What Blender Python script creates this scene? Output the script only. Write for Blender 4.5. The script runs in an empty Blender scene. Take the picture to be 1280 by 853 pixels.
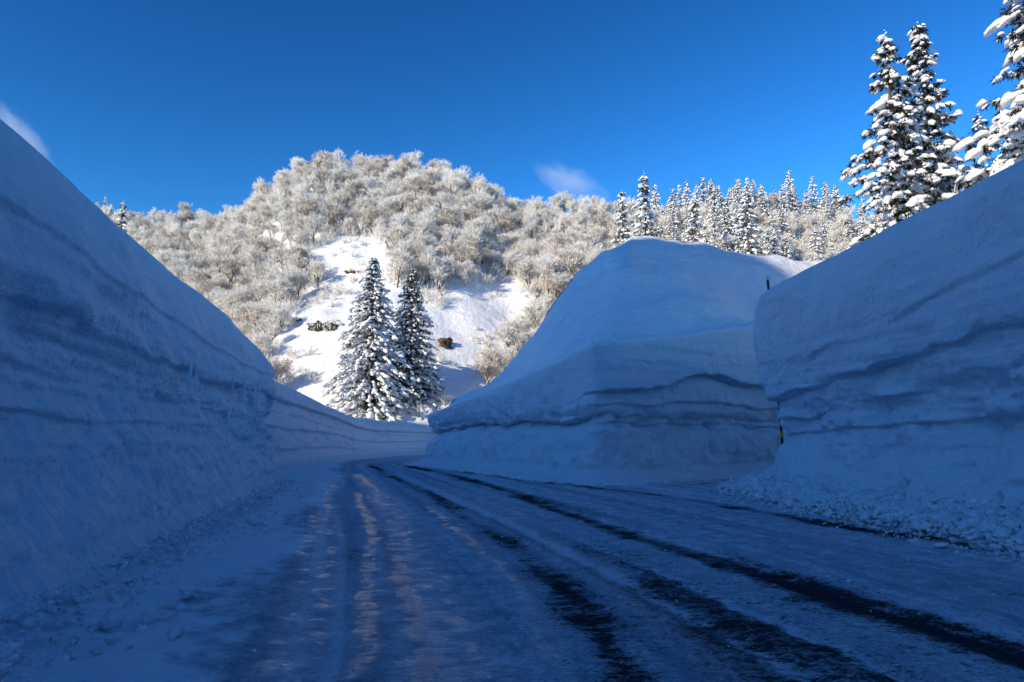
import bpy, bmesh, math, random
import numpy as np
from mathutils import Vector
random.seed(7)
RNG = np.random.default_rng(7)
C = bpy.context.scene.collection
SC = bpy.context.scene
R = math.radians

# ------------------------------------------------------------------ camera, sky, sun, exposure
PITCH, FOC, EYE = R(8.1), 853.0, 1.5
cam_d = bpy.data.cameras.new('camera'); cam_d.sensor_width = 36; cam_d.lens = 24.0
cam_d.clip_start = .05; cam_d.clip_end = 9000
cam = bpy.data.objects.new('camera', cam_d); C.objects.link(cam)
cam.location = (0, 0, EYE); cam.rotation_euler = (math.pi/2 + PITCH, 0, 0)
SC.camera = cam
SUN_EL, SUN_S = R(22), np.array([-.75, -.66]); SUN_S = SUN_S/np.linalg.norm(SUN_S)
world = bpy.data.worlds.new('World'); SC.world = world; world.use_nodes = True
wn, wl = world.node_tree.nodes, world.node_tree.links
wn.clear()
sky = wn.new('ShaderNodeTexSky'); sky.sky_type = 'NISHITA'; sky.sun_disc = False
sky.sun_elevation = SUN_EL; sky.sun_rotation = math.atan2(SUN_S[0], SUN_S[1])
sky.air_density = 1.0; sky.dust_density = .1; sky.ozone_density = 3.0; sky.altitude = 600
hs = wn.new('ShaderNodeHueSaturation'); hs.inputs['Saturation'].default_value = 1.2; hs.inputs['Hue'].default_value = .488
gm = wn.new('ShaderNodeGamma'); gm.inputs['Gamma'].default_value = 1.75
bg = wn.new('ShaderNodeBackground'); bg.inputs['Strength'].default_value = .076
wo = wn.new('ShaderNodeOutputWorld')
wl.new(sky.outputs[0], hs.inputs['Color']); wl.new(hs.outputs[0], gm.inputs['Color']); wl.new(gm.outputs[0], bg.inputs['Color']); wl.new(bg.outputs[0], wo.inputs[0])
sun_d = bpy.data.lights.new('sun', 'SUN'); sun_d.energy = 5.0; sun_d.angle = R(.5); sun_d.color = (1, .85, .61)
sun = bpy.data.objects.new('sun', sun_d); C.objects.link(sun)
sv = Vector((SUN_S[0]*math.cos(SUN_EL), SUN_S[1]*math.cos(SUN_EL), math.sin(SUN_EL)))
sun.rotation_euler = (-sv).to_track_quat('-Z', 'Y').to_euler()
SC.view_settings.view_transform = 'Standard'; SC.view_settings.look = 'None'
SC.view_settings.exposure = 0; SC.view_settings.gamma = 1; SC.view_settings.use_curve_mapping = False
SC.cycles.max_bounces = 6; SC.cycles.diffuse_bounces = 4; SC.cycles.volume_bounces = 1
SC.cycles.use_denoising = True

# ------------------------------------------------------------------ helpers
def tag(o, label=None, cat=None, group=None, kind=None):
    if label: o['label'] = label
    if cat: o['category'] = cat
    if group: o['group'] = group
    if kind: o['kind'] = kind
    return o

def empty(name, loc):
    o = bpy.data.objects.new(name, None); C.objects.link(o); o.location = loc
    o.empty_display_size = .3
    return o

def mesh_data(name, V, F, mat=None, smooth=True, attrs=None):
    """V (n,3); F list of (m,k) arrays"""
    me = bpy.data.meshes.new(name)
    V = np.ascontiguousarray(V, dtype=np.float32)
    if not isinstance(F, (list, tuple)): F = [F]
    F = [np.asarray(f, dtype=np.int32) for f in F if len(f)]
    me.vertices.add(len(V)); me.vertices.foreach_set('co', V.ravel())
    idx = np.concatenate([f.ravel() for f in F])
    tot = np.concatenate([np.full(len(f), f.shape[1], np.int32) for f in F])
    start = np.concatenate([[0], np.cumsum(tot)[:-1]]).astype(np.int32)
    me.loops.add(len(idx)); me.loops.foreach_set('vertex_index', idx)
    me.polygons.add(len(tot)); me.polygons.foreach_set('loop_start', start); me.polygons.foreach_set('loop_total', tot)
    me.update(calc_edges=True)
    if smooth: me.polygons.foreach_set('use_smooth', np.ones(len(tot), bool))
    if mat: me.materials.append(mat)
    for k, a in (attrs or {}).items():
        at_ = me.attributes.new(k, 'FLOAT', 'POINT'); at_.data.foreach_set('value', np.asarray(a, np.float32).ravel())
    me.validate()
    return me

def obj(name, me, parent=None, loc=None):
    o = bpy.data.objects.new(name, me); C.objects.link(o)
    if parent: o.parent = parent
    if loc is not None: o.location = loc
    return o

def _h(ix, iy, iz, seed):
    n = (ix.astype(np.uint32)*np.uint32(374761393) + iy.astype(np.uint32)*np.uint32(668265263)
         + iz.astype(np.uint32)*np.uint32(2147483647) + np.uint32(seed*1274126177 & 0xffffffff))
    n = (n ^ (n >> np.uint32(13)))*np.uint32(1274126177)
    n = (n ^ (n >> np.uint32(16)))*np.uint32(2246822519)
    n = n ^ (n >> np.uint32(15))
    return (n & np.uint32(0xffff)).astype(np.float32)/32767.5 - 1

def noise(x, y, z=0.0, seed=0):
    x, y, z = np.broadcast_arrays(np.asarray(x, float), np.asarray(y, float), np.asarray(z, float))
    xi, yi, zi = np.floor(x), np.floor(y), np.floor(z)
    fx, fy, fz = x-xi, y-yi, z-zi
    fx, fy, fz = [t*t*t*(t*(t*6-15)+10) for t in (fx, fy, fz)]
    xi, yi, zi = [t.astype(np.int64) for t in (xi, yi, zi)]
    r = 0
    for a in (0, 1):
        for b in (0, 1):
            for c in (0, 1):
                w = (fx if a else 1-fx)*(fy if b else 1-fy)*(fz if c else 1-fz)
                r = r + w*_h(xi+a, yi+b, zi+c, seed)
    return r

def fbm(x, y, z=0.0, seed=0, oct=4, gain=.5):
    r, a, f = 0, 1.0, 1.0
    for i in range(oct):
        r = r + a*noise(np.asarray(x)*f+i*17.3, np.asarray(y)*f-i*9.1, np.asarray(z)*f+i*3.7, seed+i)
        a *= gain; f *= 2.03
    return r

def sstep(a, b, x):
    t = np.clip((x-a)/(b-a), 0, 1); return t*t*(3-2*t)

def seg_dist(px, py, poly):
    """distance to polyline, and signed side (+ = left of direction)"""
    best = np.full(np.shape(px), 1e9); side = np.zeros(np.shape(px)); al = np.zeros(np.shape(px)); L = 0
    for (x0, y0), (x1, y1) in zip(poly[:-1], poly[1:]):
        dx, dy = x1-x0, y1-y0; l = math.hypot(dx, dy)
        t = np.clip(((px-x0)*dx+(py-y0)*dy)/(l*l), 0, 1)
        d = np.hypot(px-x0-t*dx, py-y0-t*dy)
        m = d < best
        best = np.where(m, d, best); side = np.where(m, np.sign(dx*(py-y0)-dy*(px-x0)), side); al = np.where(m, L+t*l, al)
        L += l
    return best, side, al

def ray(px, py):
    u, v = (px-640)/FOC, (426.5-py)/FOC
    return np.array([u, math.cos(PITCH)-v*math.sin(PITCH), math.sin(PITCH)+v*math.cos(PITCH)])

def project(x, y, z):
    z = z-EYE
    d = y*math.cos(PITCH)+z*math.sin(PITCH); up = -y*math.sin(PITCH)+z*math.cos(PITCH)
    return 640+FOC*x/d, 426.5-FOC*up/d

# ------------------------------------------------------------------ materials
def newmat(name):
    m = bpy.data.materials.new(name); m.use_nodes = True
    nt = m.node_tree; nt.nodes.clear()
    out = nt.nodes.new('ShaderNodeOutputMaterial'); b = nt.nodes.new('ShaderNodeBsdfPrincipled')
    nt.links.new(b.outputs[0], out.inputs[0])
    return m, nt, b

def N(nt, t, **kw):
    n = nt.nodes.new(t)
    for k, v in kw.items():
        if hasattr(n, k) and k not in n.inputs: setattr(n, k, v)
        else: n.inputs[k].default_value = v
    return n

def math_n(nt, op, a, b=None, clamp=False):
    n = nt.nodes.new('ShaderNodeMath'); n.operation = op; n.use_clamp = clamp
    for i, v in enumerate((a, b)):
        if v is None: continue
        if isinstance(v, (int, float)): n.inputs[i].default_value = v
        else: nt.links.new(v, n.inputs[i])
    return n.outputs[0]

def mixc(nt, fac, a, b):
    n = nt.nodes.new('ShaderNodeMix'); n.data_type = 'RGBA'
    for s, v in ((0, fac), (6, a), (7, b)):
        if isinstance(v, (int, float)): n.inputs[s].default_value = v
        elif isinstance(v, tuple): n.inputs[s].default_value = (*v, 1)
        else: nt.links.new(v, n.inputs[s])
    return n.outputs[2]

def ramp(nt, src, a, b):
    n = nt.nodes.new('ShaderNodeMapRange'); n.interpolation_type = 'SMOOTHSTEP'
    nt.links.new(src, n.inputs[0]); n.inputs[1].default_value = a; n.inputs[2].default_value = b
    return n.outputs[0]

def noise_n(nt, coord, scale, detail=4, rough=.55, sc=(1, 1, 1), rot=(0, 0, 0)):
    mp = nt.nodes.new('ShaderNodeMapping'); mp.inputs['Scale'].default_value = sc; mp.inputs['Rotation'].default_value = rot
    nt.links.new(coord, mp.inputs[0])
    n = nt.nodes.new('ShaderNodeTexNoise'); n.inputs['Scale'].default_value = scale
    n.inputs['Detail'].default_value = detail; n.inputs['Roughness'].default_value = rough
    nt.links.new(mp.outputs[0], n.inputs['Vector'])
    return n.outputs[0]

def bump(nt, b, h, strength, dist, prev=None):
    n = nt.nodes.new('ShaderNodeBump'); n.inputs['Strength'].default_value = strength; n.inputs['Distance'].default_value = dist
    nt.links.new(h, n.inputs['Height'])
    if prev is not None: nt.links.new(prev, n.inputs['Normal'])
    nt.links.new(n.outputs[0], b.inputs['Normal'])
    return n.outputs[0]

def snow_wall_mat(name='cut_snow'):
    m, nt, b = newmat(name)
    g = nt.nodes.new('ShaderNodeNewGeometry').outputs['Position']
    fine = noise_n(nt, g, 9, 5, .62); mid = noise_n(nt, g, 1.7, 4, .55)
    strata = noise_n(nt, g, 1.0, 5, .6, (.3, .3, 3.4))
    dirt_a = nt.nodes.new('ShaderNodeAttribute'); dirt_a.attribute_name = 'dirt'
    speck = ramp(nt, noise_n(nt, g, 22, 3, .6), .60, .72)
    nz = nt.nodes.new('ShaderNodeSeparateXYZ'); nt.links.new(nt.nodes.new('ShaderNodeNewGeometry').outputs['True Normal'], nz.inputs[0])
    steep = ramp(nt, nz.outputs['Z'], .62, .25)
    lines = noise_n(nt, g, 1.0, 4, .55, (.35, .35, 7)); vert = noise_n(nt, g, 1.0, 3, .6, (3.2, 3.2, .35)); gran = noise_n(nt, g, 34, 3, .7)
    la = math_n(nt, 'ABSOLUTE', math_n(nt, 'SUBTRACT', lines, .5)); thin = math_n(nt, 'MULTIPLY', ramp(nt, la, .022, .006), steep)
    strata = math_n(nt, 'ADD', .5, math_n(nt, 'MULTIPLY', math_n(nt, 'SUBTRACT', strata, .5), steep))
    c = mixc(nt, ramp(nt, strata, .38, .62), (.73, .775, .83), (.87, .89, .91))
    c = mixc(nt, math_n(nt, 'MULTIPLY', ramp(nt, mid, .42, .7), .35), c, (.68, .73, .80))
    c = mixc(nt, math_n(nt, 'MULTIPLY', dirt_a.outputs['Fac'], speck, True), c, (.13, .11, .09))
    c = mixc(nt, math_n(nt, 'MULTIPLY', thin, .30), c, (.42, .48, .56))
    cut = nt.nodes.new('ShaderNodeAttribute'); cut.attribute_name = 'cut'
    c = mixc(nt, math_n(nt, 'MULTIPLY', cut.outputs['Fac'], .55), c, (.54, .59, .65))  # cut faces greyed as old snow, and to paint their shade against open slopes
    nt.links.new(c, b.inputs['Base Color'])
    b.inputs['Roughness'].default_value = .62; b.inputs['Specular IOR Level'].default_value = .3
    n1 = bump(nt, b, mid, .8, .22)
    n2 = bump(nt, b, strata, .5, .06, n1)
    n3 = bump(nt, b, fine, .85, .045, n2)
    n4 = bump(nt, b, math_n(nt, 'MULTIPLY', vert, steep), .5, .12, n3)
    bump(nt, b, gran, .7, .012, n4)
    return m

def snow_field_mat(name='field_snow'):
    m, nt, b = newmat(name)
    g = nt.nodes.new('ShaderNodeNewGeometry').outputs['Position']
    c = mixc(nt, ramp(nt, noise_n(nt, g, .15, 4), .35, .65), (.84, .86, .89), (.90, .905, .91))
    nt.links.new(c, b.inputs['Base Color']); b.inputs['Roughness'].default_value = .65
    b.inputs['Specular IOR Level'].default_value = .25
    n1 = bump(nt, b, noise_n(nt, g, .35, 6, .6), .7, .9)
    bump(nt, b, noise_n(nt, g, 2.2, 4, .6), .35, .10, n1)
    return m

def road_mat():
    m, nt, b = newmat('icy_road')
    g = nt.nodes.new('ShaderNodeNewGeometry').outputs['Position']
    wet = nt.nodes.new('ShaderNodeAttribute'); wet.attribute_name = 'wet'
    ice = nt.nodes.new('ShaderNodeAttribute'); ice.attribute_name = 'ice'
    fine = noise_n(nt, g, 17, 7, .78, (.8, 1, 1)); mid = noise_n(nt, g, 3.2, 5, .62)
    rip = noise_n(nt, g, 5.5, 4, .6, (.55, 1.6, 1)); big = noise_n(nt, g, .6, 4, .6)
    # how much of the ploughed surface shows through the packed snow
    s = math_n(nt, 'ADD', math_n(nt, 'MULTIPLY', fine, .72), math_n(nt, 'MULTIPLY', rip, .28))
    s = math_n(nt, 'ADD', s, math_n(nt, 'MULTIPLY', math_n(nt, 'SUBTRACT', mid, .5), .45))
    s = math_n(nt, 'ADD', s, math_n(nt, 'MULTIPLY', math_n(nt, 'SUBTRACT', noise_n(nt, g, 48, 4, .7, (.6, 1.2, 1)), .5), .45))
    s = math_n(nt, 'ADD', s, math_n(nt, 'MULTIPLY', math_n(nt, 'SUBTRACT', big, .5), .30))
    t = math_n(nt, 'ADD', s, math_n(nt, 'MULTIPLY', wet.outputs['Fac'], .345))
    bare = ramp(nt, t, .62, .86)
    base = mixc(nt, ramp(nt, mid, .35, .68), (.36, .41, .48), (.66, .71, .77))
    base = mixc(nt, ramp(nt, fine, .56, .70), base, (.70, .74, .79))
    base = mixc(nt, ramp(nt, fine, .46, .34), base, (.16, .185, .22))
    base = mixc(nt, math_n(nt, 'MULTIPLY', ice.outputs['Fac'], .35), base, (.26, .31, .37))
    gl = noise_n(nt, g, 30, 4, .7, (.5, 1.3, 1)); grain = noise_n(nt, g, 62, 4, .75, (.7, 1, 1)); g2 = noise_n(nt, g, 26, 5, .7, (.45, 1.25, 1))
    base = mixc(nt, math_n(nt, 'MULTIPLY', ramp(nt, grain, .50, .60), .55), base, (.12, .14, .17))
    base = mixc(nt, math_n(nt, 'MULTIPLY', ramp(nt, g2, .53, .62), .7), base, (.74, .77, .82))
    sn = nt.nodes.new('ShaderNodeAttribute'); sn.attribute_name = 'snowy'
    sf = ramp(nt, math_n(nt, 'ADD', sn.outputs['Fac'], math_n(nt, 'MULTIPLY', math_n(nt, 'SUBTRACT', mid, .5), 1.1)), .35, .75)
    st = nt.nodes.new('ShaderNodeAttribute'); st.attribute_name = 'streak'
    base = mixc(nt, math_n(nt, 'MULTIPLY', ramp(nt, st.outputs['Fac'], -.1, -.7), .45), base, (.80, .83, .87))
    base = mixc(nt, math_n(nt, 'MULTIPLY', ramp(nt, st.outputs['Fac'], .15, .8), .45), base, (.17, .20, .25))
    base = mixc(nt, sf, base, (.80, .83, .87))
    c = mixc(nt, bare, base, (.035, .037, .042))
    nt.links.new(c, b.inputs['Base Color'])
    icef = math_n(nt, 'MULTIPLY', ramp(nt, ice.outputs['Fac'], .12, .9), .55)
    nt.links.new(icef, b.inputs['Specular IOR Level'])
    rr = math_n(nt, 'SUBTRACT', .72, math_n(nt, 'MULTIPLY', ramp(nt, math_n(nt, 'ADD', ice.outputs['Fac'], math_n(nt, 'MULTIPLY', math_n(nt, 'SUBTRACT', math_n(nt, 'ADD', math_n(nt, 'MULTIPLY', mid, .5), math_n(nt, 'MULTIPLY', rip, .5)), .5), 4.2)), .62, 1.1), .58))
    rr = math_n(nt, 'ADD', rr, math_n(nt, 'MULTIPLY', bare, .05))
    nt.links.new(rr, b.inputs['Roughness'])
    n1 = bump(nt, b, rip, .9, .06)
    n2 = bump(nt, b, mid, .6, .045, n1)
    bump(nt, b, fine, .8, .016, n2)
    return m

def twig_mat(name, dark, cover=.0, snow=(.88, .88, .88)):
    """bark with snow lying on whatever faces up"""
    m, nt, b = newmat(name)
    ge = nt.nodes.new('ShaderNodeNewGeometry')
    sx = nt.nodes.new('ShaderNodeSeparateXYZ'); nt.links.new(ge.outputs['Normal'], sx.inputs[0])
    tc = nt.nodes.new('ShaderNodeTexCoord').outputs['Object']
    n = noise_n(nt, tc, 1.6, 3)
    v = math_n(nt, 'ADD', sx.outputs['Z'], math_n(nt, 'MULTIPLY', math_n(nt, 'SUBTRACT', n, .5), 1.6))
    c = mixc(nt, ramp(nt, v, cover-.12, cover+.12), dark, snow)
    nt.links.new(c, b.inputs['Base Color']); b.inputs['Roughness'].default_value = .8
    b.inputs['Specular IOR Level'].default_value = .15
    return m

def plain_mat(name, col, col2=None, scale=4, rough=.8, spec=.2, bumpd=None):
    m, nt, b = newmat(name)
    tc = nt.nodes.new('ShaderNodeTexCoord').outputs['Object']
    n = noise_n(nt, tc, scale, 4)
    nt.links.new(mixc(nt, ramp(nt, n, .35, .65), col, col2 or col), b.inputs['Base Color'])
    b.inputs['Roughness'].default_value = rough; b.inputs['Specular IOR Level'].default_value = spec
    if bumpd: bump(nt, b, n, .6, bumpd)
    return m

M_WALL = snow_wall_mat()
M_FIELD = snow_field_mat()
M_ROAD = road_mat()
M_BARK = plain_mat('bark', (.10, .070, .045), (.19, .13, .085), 6, bumpd=.02)
M_NEEDLE = plain_mat('cedar_needles', (.018, .026, .016), (.048, .045, .026), 3, .75, .15)
M_LOAD = plain_mat('snow_load', (.86, .865, .875), (.91, .91, .91), 2.2, .6, .25, bumpd=.05)
M_TWIG = twig_mat('frosted_twig', (.27, .185, .11), -.64, (.95, .915, .85))
M_TWIG_DARK = twig_mat('frosted_twig_brown', (.17, .11, .065), -.30, (.93, .885, .81))
M_ICE = None

# ------------------------------------------------------------------ terrain
FAR_PATH = [(-9.6, 20), (-11.0, 30), (-11.8, 39.6), (-11.9, 49), (-11.2, 57), (-8.6, 66), (-3, 72.5), (6, 76.5), (20, 79), (48, 82)]
T_PATH = [(-12, -260), (-12, 18)] + FAR_PATH[1:] + [(120, 92), (400, 100)]
# skyline of the hill: column, row of the tree tops, metres to the ridge, metres to the foot, tree height
SKY = np.array([(-2500, 300, 170, 85, 8), (-200, 300, 170, 85, 8), (60, 292, 170, 85, 9), (130, 262, 170, 84, 9), (165, 270, 168, 84, 8), (250, 266, 160, 82, 8), (300, 256, 156, 80, 8),
                (320, 240, 154, 80, 8), (345, 220, 152, 79, 8), (400, 200, 150, 79, 8), (450, 194, 150, 78, 8), (500, 188, 150, 78, 8),
                (550, 194, 150, 78, 8), (590, 209, 148, 78, 8), (640, 237, 146, 79, 8), (700, 247, 144, 80, 8), (770, 254, 142, 80, 8),
                (830, 252, 142, 80, 10), (880, 232, 144, 80, 12), (920, 226, 146, 80, 12), (1000, 236, 148, 82, 12), (1060, 240, 150, 84, 12),
                (1150, 262, 150, 86, 12), (1280, 290, 150, 90, 12), (3500, 320, 160, 95, 12)], float)

def terrain(x, y):
    x = np.asarray(x, float); y = np.asarray(y, float)
    d, side, _ = seg_dist(x, y, T_PATH)
    d = d*side
    z = -.15 + 3.45*sstep(4.5, 8.0, d)
    # the wooded hill ahead
    yy = np.maximum(y, 1e-3); col = np.where(y > 8, 640+FOC*np.cos(PITCH)*x/yy*.985, np.where(x < 0, -2500, 3500))
    sk = [np.interp(col, SKY[:, 0], SKY[:, k]) for k in range(1, 5)]
    v = (426.5-sk[0])/FOC
    tanel = (math.sin(PITCH)+v*math.cos(PITCH))/(math.cos(PITCH)-v*math.sin(PITCH))
    yr, y0 = sk[1], sk[2]
    H = EYE + yr*tanel - sk[3]*.62
    t = (y-y0)/(yr-y0)
    prof = np.where(t < 1, np.clip(t, 0, 1)**1.08, 1-.12*np.clip(t-1, 0, 3))
    prof = prof*.9+.1*sstep(0, 1, t)
    rough = fbm(x*.045, y*.045, 0, 5, 4)*3.2*np.clip(t*2.5, 0, 1) + fbm(x*.16, y*.16, 0, 9, 3)*.7*np.clip(t*4, 0, 1)
    z = z + np.maximum(H-3.3, 0)*np.clip(prof, 0, None) + rough
    # unseen snowy ridge behind the viewer, towards the sun, crest shaped to shade the foreground
    w = x*SUN_S[0]+y*SUN_S[1]; vv = -x*SUN_S[1]*-1*-1
    vv = x*SUN_S[1]*1.0 - y*SUN_S[0]*1.0   # across the sun's direction, positive to the left-ahead
    Z0 = np.interp(vv, [-320, -200, -90, -30, 0, 6, 13, 21, 23.5, 26, 28, 32, 40, 50, 62, 90, 140], [20, 60, 62, 34, 15, 16, 18.5, 25.6, 24.9, 23.2, 22.4, 23.0, 19, 15, 12, 2, -38])  # far right end raised as an added mountain to block sky light from behind
    crest = Z0+95*math.tan(SUN_EL)+fbm(vv*.12, w*.02, 0, 21, 3)*.8+fbm(vv*.6, w*.1, 0, 25, 3)*.7
    g = np.exp(-((w-95)/34.0)**2)
    z = z + np.maximum(crest+.0, 0)*g*sstep(28, 60, w)
    return z

def graded(segs):
    out = [segs[0][0]]
    for a, b, st in segs:
        n = max(1, int(round((b-a)/st))); out += list(np.linspace(a, b, n+1)[1:])
    return np.array(out)

def grid_faces(nx, ny):
    i = np.arange(nx-1)[None, :]; j = np.arange(ny-1)[:, None]
    a = (j*nx+i).ravel()
    return np.stack([a, a+1, a+nx+1, a+nx], 1)

xs = graded([(-4000, -600, 400), (-600, -180, 20), (-180, -120, 3), (-120, 100, 1.25), (100, 180, 3), (180, 600, 20), (600, 4000, 400)])
ys = graded([(-4000, -600, 400), (-600, -200, 25), (-200, 60, 3.5), (60, 175, 1.2), (175, 240, 4), (240, 600, 20), (600, 4000, 400)])
X, Y = np.meshgrid(xs, ys)
Z = terrain(X, Y)
farfade = sstep(250, 800, np.hypot(X, Y))
Z = Z*(1-farfade)+farfade*2.0
ground = obj('snowy_hill', mesh_data('snowy_hill', np.stack([X, Y, Z], -1).reshape(-1, 3), grid_faces(len(xs), len(ys)), M_FIELD))
tag(ground, kind='structure')
def ground_z(x, y): return float(terrain(np.array([x]), np.array([y]))[0])
def hit(px, py, y0=62, y1=200):
    """where the sight line through a point of the slope meets the terrain"""
    r = ray(px, py); Yv = np.arange(y0, y1, .4)
    P = np.outer(Yv/r[1], r); P[:, 2] += EYE
    b = np.nonzero(P[:, 2] < terrain(P[:, 0], P[:, 1]))[0]
    p = P[b[0]] if len(b) else P[-1]
    return float(p[0]), float(p[1]), ground_z(p[0], p[1])

# ------------------------------------------------------------------ road
xs = graded([(-14, -9, .25), (-9, 8.5, .07), (8.5, 40, .4)])
ys = graded([(-10, 3, .25), (3, 15, .055), (15, 45, .14), (45, 82, .5)])
X, Y = np.meshgrid(xs, ys)
TR = [  # wheel tracks: points, half width, bareness
    ([(4.6, 1), (3.7, 5.19), (3.33, 5.84), (2.9, 8.03), (1.94, 10.65), (.24, 18.84), (-2.75, 29.8), (-5.5, 37), (-7.3, 43), (-8.3, 49), (-8.1, 56), (-6, 66)], .36, 1.0),
    ([(1.1, 1), (.83, 4.67), (.43, 7.63), (.13, 9.74), (-.6, 12.2), (-2.43, 19.96), (-4.6, 26.5), (-7.0, 35.4), (-8.9, 43), (-9.6, 50), (-9.2, 58), (-6.8, 67)], .26, .92),
    ([(2.1, 1), (1.9, 5), (1.5, 7.6), (.9, 11), (.0, 15)], .55, .62),
    ([(7.3, 6.8), (6.55, 9), (6.0, 10.9), (5.45, 13.4), (4.7, 16.7), (3.4, 20.0), (0, 25.5), (-4, 36)], .34, .82),
    ([(5.3, 4.0), (5.0, 6.5), (4.5, 8.0)], .22, .55),
    ([(10.4, 26.6), (5.31, 22.2), (2.9, 20.4), (0, 22.5)], .16, .7),
    ([(11.5, 25.2), (6.5, 20.8), (4.4, 18.8)], .14, .7),
    ([(-8.7, 68), (-10.8, 60), (-11.2, 50), (-10.6, 40), (-9.4, 31)], .22, .6),
    ([(-.7, 3), (-1.2, 5.14), (-2.5, 10.3), (-3.4, 14.7), (-6.2, 25.3)], .22, .42),
    ([(2.6, 2), (2.45, 4.6), (1.9, 7)], .30, .6),
]
wet = np.zeros_like(X); rut = np.zeros_like(X)
def chaikin(P, n=3):
    P = np.array(P, float)
    for _ in range(n):
        P = np.vstack([P[:1]]+[np.stack([.75*a+.25*b, .25*a+.75*b]) for a, b in zip(P[:-1], P[1:])]+[P[-1:]])
    return P
jx = X+fbm(X*3.5, Y*2.2, 0, 35, 3)*.05+fbm(X*.9, Y*.35, 0, 31, 3)*.09
for pts, w, k in TR:
    d, _, al = seg_dist(jx, Y, chaikin(pts, 2))
    L = al.max()
    f = (.72*np.exp(-(d/(w*.85))**2)+.34*np.exp(-(d/(w*2.3))**2))*k*(.78+.30*noise(al*.35, 0, 0, 3)+.16*fbm(X*2.3, Y*1.1, 0, 83, 3))
    f *= sstep(52, 36, Y) if pts[0][1] < 30 else .9
    f *= sstep(0, 1.5, al)*sstep(0, 3, L-al) if k < .9 else 1
    wet = np.maximum(wet, f); rut = np.maximum(rut, np.exp(-(d/(w*1.5))**2)*k)
ice = np.zeros_like(X)
for pts, w, k in [([(-1.2, 3), (-1.41, 5.14), (-3.95, 14.7), (-6.4, 24)], .30, .9), ([(-.7, 3), (-1.01, 5.14), (-2.11, 10.3), (-3.09, 14.7), (-4.2, 19)], .14, 1),
                  ([(-.3, 3), (-.45, 5.14), (-.8, 6.52), (-1.71, 11), (-3.57, 18.84), (-6.5, 29)], .34, 1), ([(.3, 5), (.05, 7.5), (-.7, 11), (-1.9, 15.5)], .12, .8),
                  ([(1.6, 3.5), (1.25, 6.28), (.75, 9.4), (0, 13), (-1.4, 17)], .25, .5)]:
    d, _, _ = seg_dist(jx, Y, chaikin(pts, 2)); ice = np.maximum(ice, np.exp(-(d/w)**2)*k)
edge = np.minimum(sstep(.0, 1.6, X-(-3.0-.22*Y)), 1)
wet = wet - (1-edge)*.35
wet += .22*sstep(-.8, 2.0, X)*sstep(15, 4, Y)+.10*fbm(X*.5, Y*.12, 0, 77, 3)
xc = np.interp(Y, [0, 5, 10, 15, 25, 40, 60, 82], [1.9, 1.2, 0, -1.4, -4.2, -8.3, -9, -4]); uu = X-xc
streak = .6*noise(uu*3.1+.15*noise(Y*.4, 0, 0, 6), Y*.045, 0, 301)+.6*noise(uu*6.7, Y*.07, 3, 302)+.35*noise(uu*12, Y*.12, 5, 303)
keep_ = sstep(11, 8, np.abs(uu))*sstep(60, 35, Y)
wet = wet+.20*streak*keep_; ice = ice*(.9+.45*np.clip(streak, -1, 1))
snowy = np.maximum(sstep(3.2, .9, X-(-3.0-.22*Y)+.45*fbm(X*.6, Y*.3, 0, 51, 3)), sstep(1.6, .1, 6.95-X)*sstep(20, 18, Y))
md, _, _ = seg_dist(X, Y, [(-5.0, 41), (-2.3, 34.6), (0.1, 29.6), (2.75, 23.3), (6.1, 25.9), (10.6, 29.8)])
snowy = np.maximum(snowy, sstep(1.9, .8, md))
wet -= .35*snowy*(1-rut)
Zr = .012*streak*keep_ + .022*rut*(1-rut)*4*(.5+fbm(X*4, Y*4, 0, 53, 3)) + .03*snowy*(1+fbm(X*3, Y*3, 0, 49, 3)) -.035*rut + fbm(X*1.3, Y*2.0, 0, 41, 4)*.014 + fbm(X*5, Y*8, 0, 43, 2)*.0045*(1-.7*ice)+.012*fbm(X*2.2, Y*.2, 0, 47, 2)
road = obj('road', mesh_data('road', np.stack([X, Y, Zr], -1).reshape(-1, 3), grid_faces(len(xs), len(ys)), M_ROAD, attrs={'wet': wet, 'ice': ice, 'snowy': snowy, 'streak': streak*keep_}))
tag(road, kind='structure')

# ------------------------------------------------------------------ snow banks
def smooth_path(P, n, closed, rad):
    P = np.asarray(P, float)
    if closed: P = np.vstack([P, P[:1]])
    d = np.r_[0, np.cumsum(np.hypot(*np.diff(P[:, :2], axis=0).T))]
    s = np.linspace(0, d[-1], n, endpoint=not closed)
    Q = np.stack([np.interp(s, d, P[:, k]) for k in range(P.shape[1])], 1)
    k = max(1, int(rad/(d[-1]/n))); w = np.hanning(2*k+3)[1:-1]; w /= w.sum(); k = len(w)//2
    out = np.zeros_like(Q)
    for c in range(Q.shape[1]):
        a = np.r_[Q[-k:, c], Q[:, c], Q[:k, c]] if closed else np.r_[np.full(k, Q[0, c]), Q[:, c], np.full(k, Q[-1, c])]
        out[:, c] = np.convolve(a, w, 'valid')
    return out

def resample(Q, step_fn, closed):
    P = np.vstack([Q, Q[:1]]) if closed else Q
    seg = np.hypot(*np.diff(P[:, :2], axis=0).T); mid = (P[1:, :2]+P[:-1, :2])/2
    dens = seg/step_fn(mid[:, 0], mid[:, 1]); c = np.r_[0, np.cumsum(dens)]
    n = int(c[-1])+1
    u = np.linspace(0, c[-1], n, endpoint=not closed); s = np.r_[0, np.cumsum(seg)]
    out = np.stack([np.interp(u, c, P[:, k]) for k in range(P.shape[1])], 1)
    return out, np.interp(u, c, s)

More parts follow.
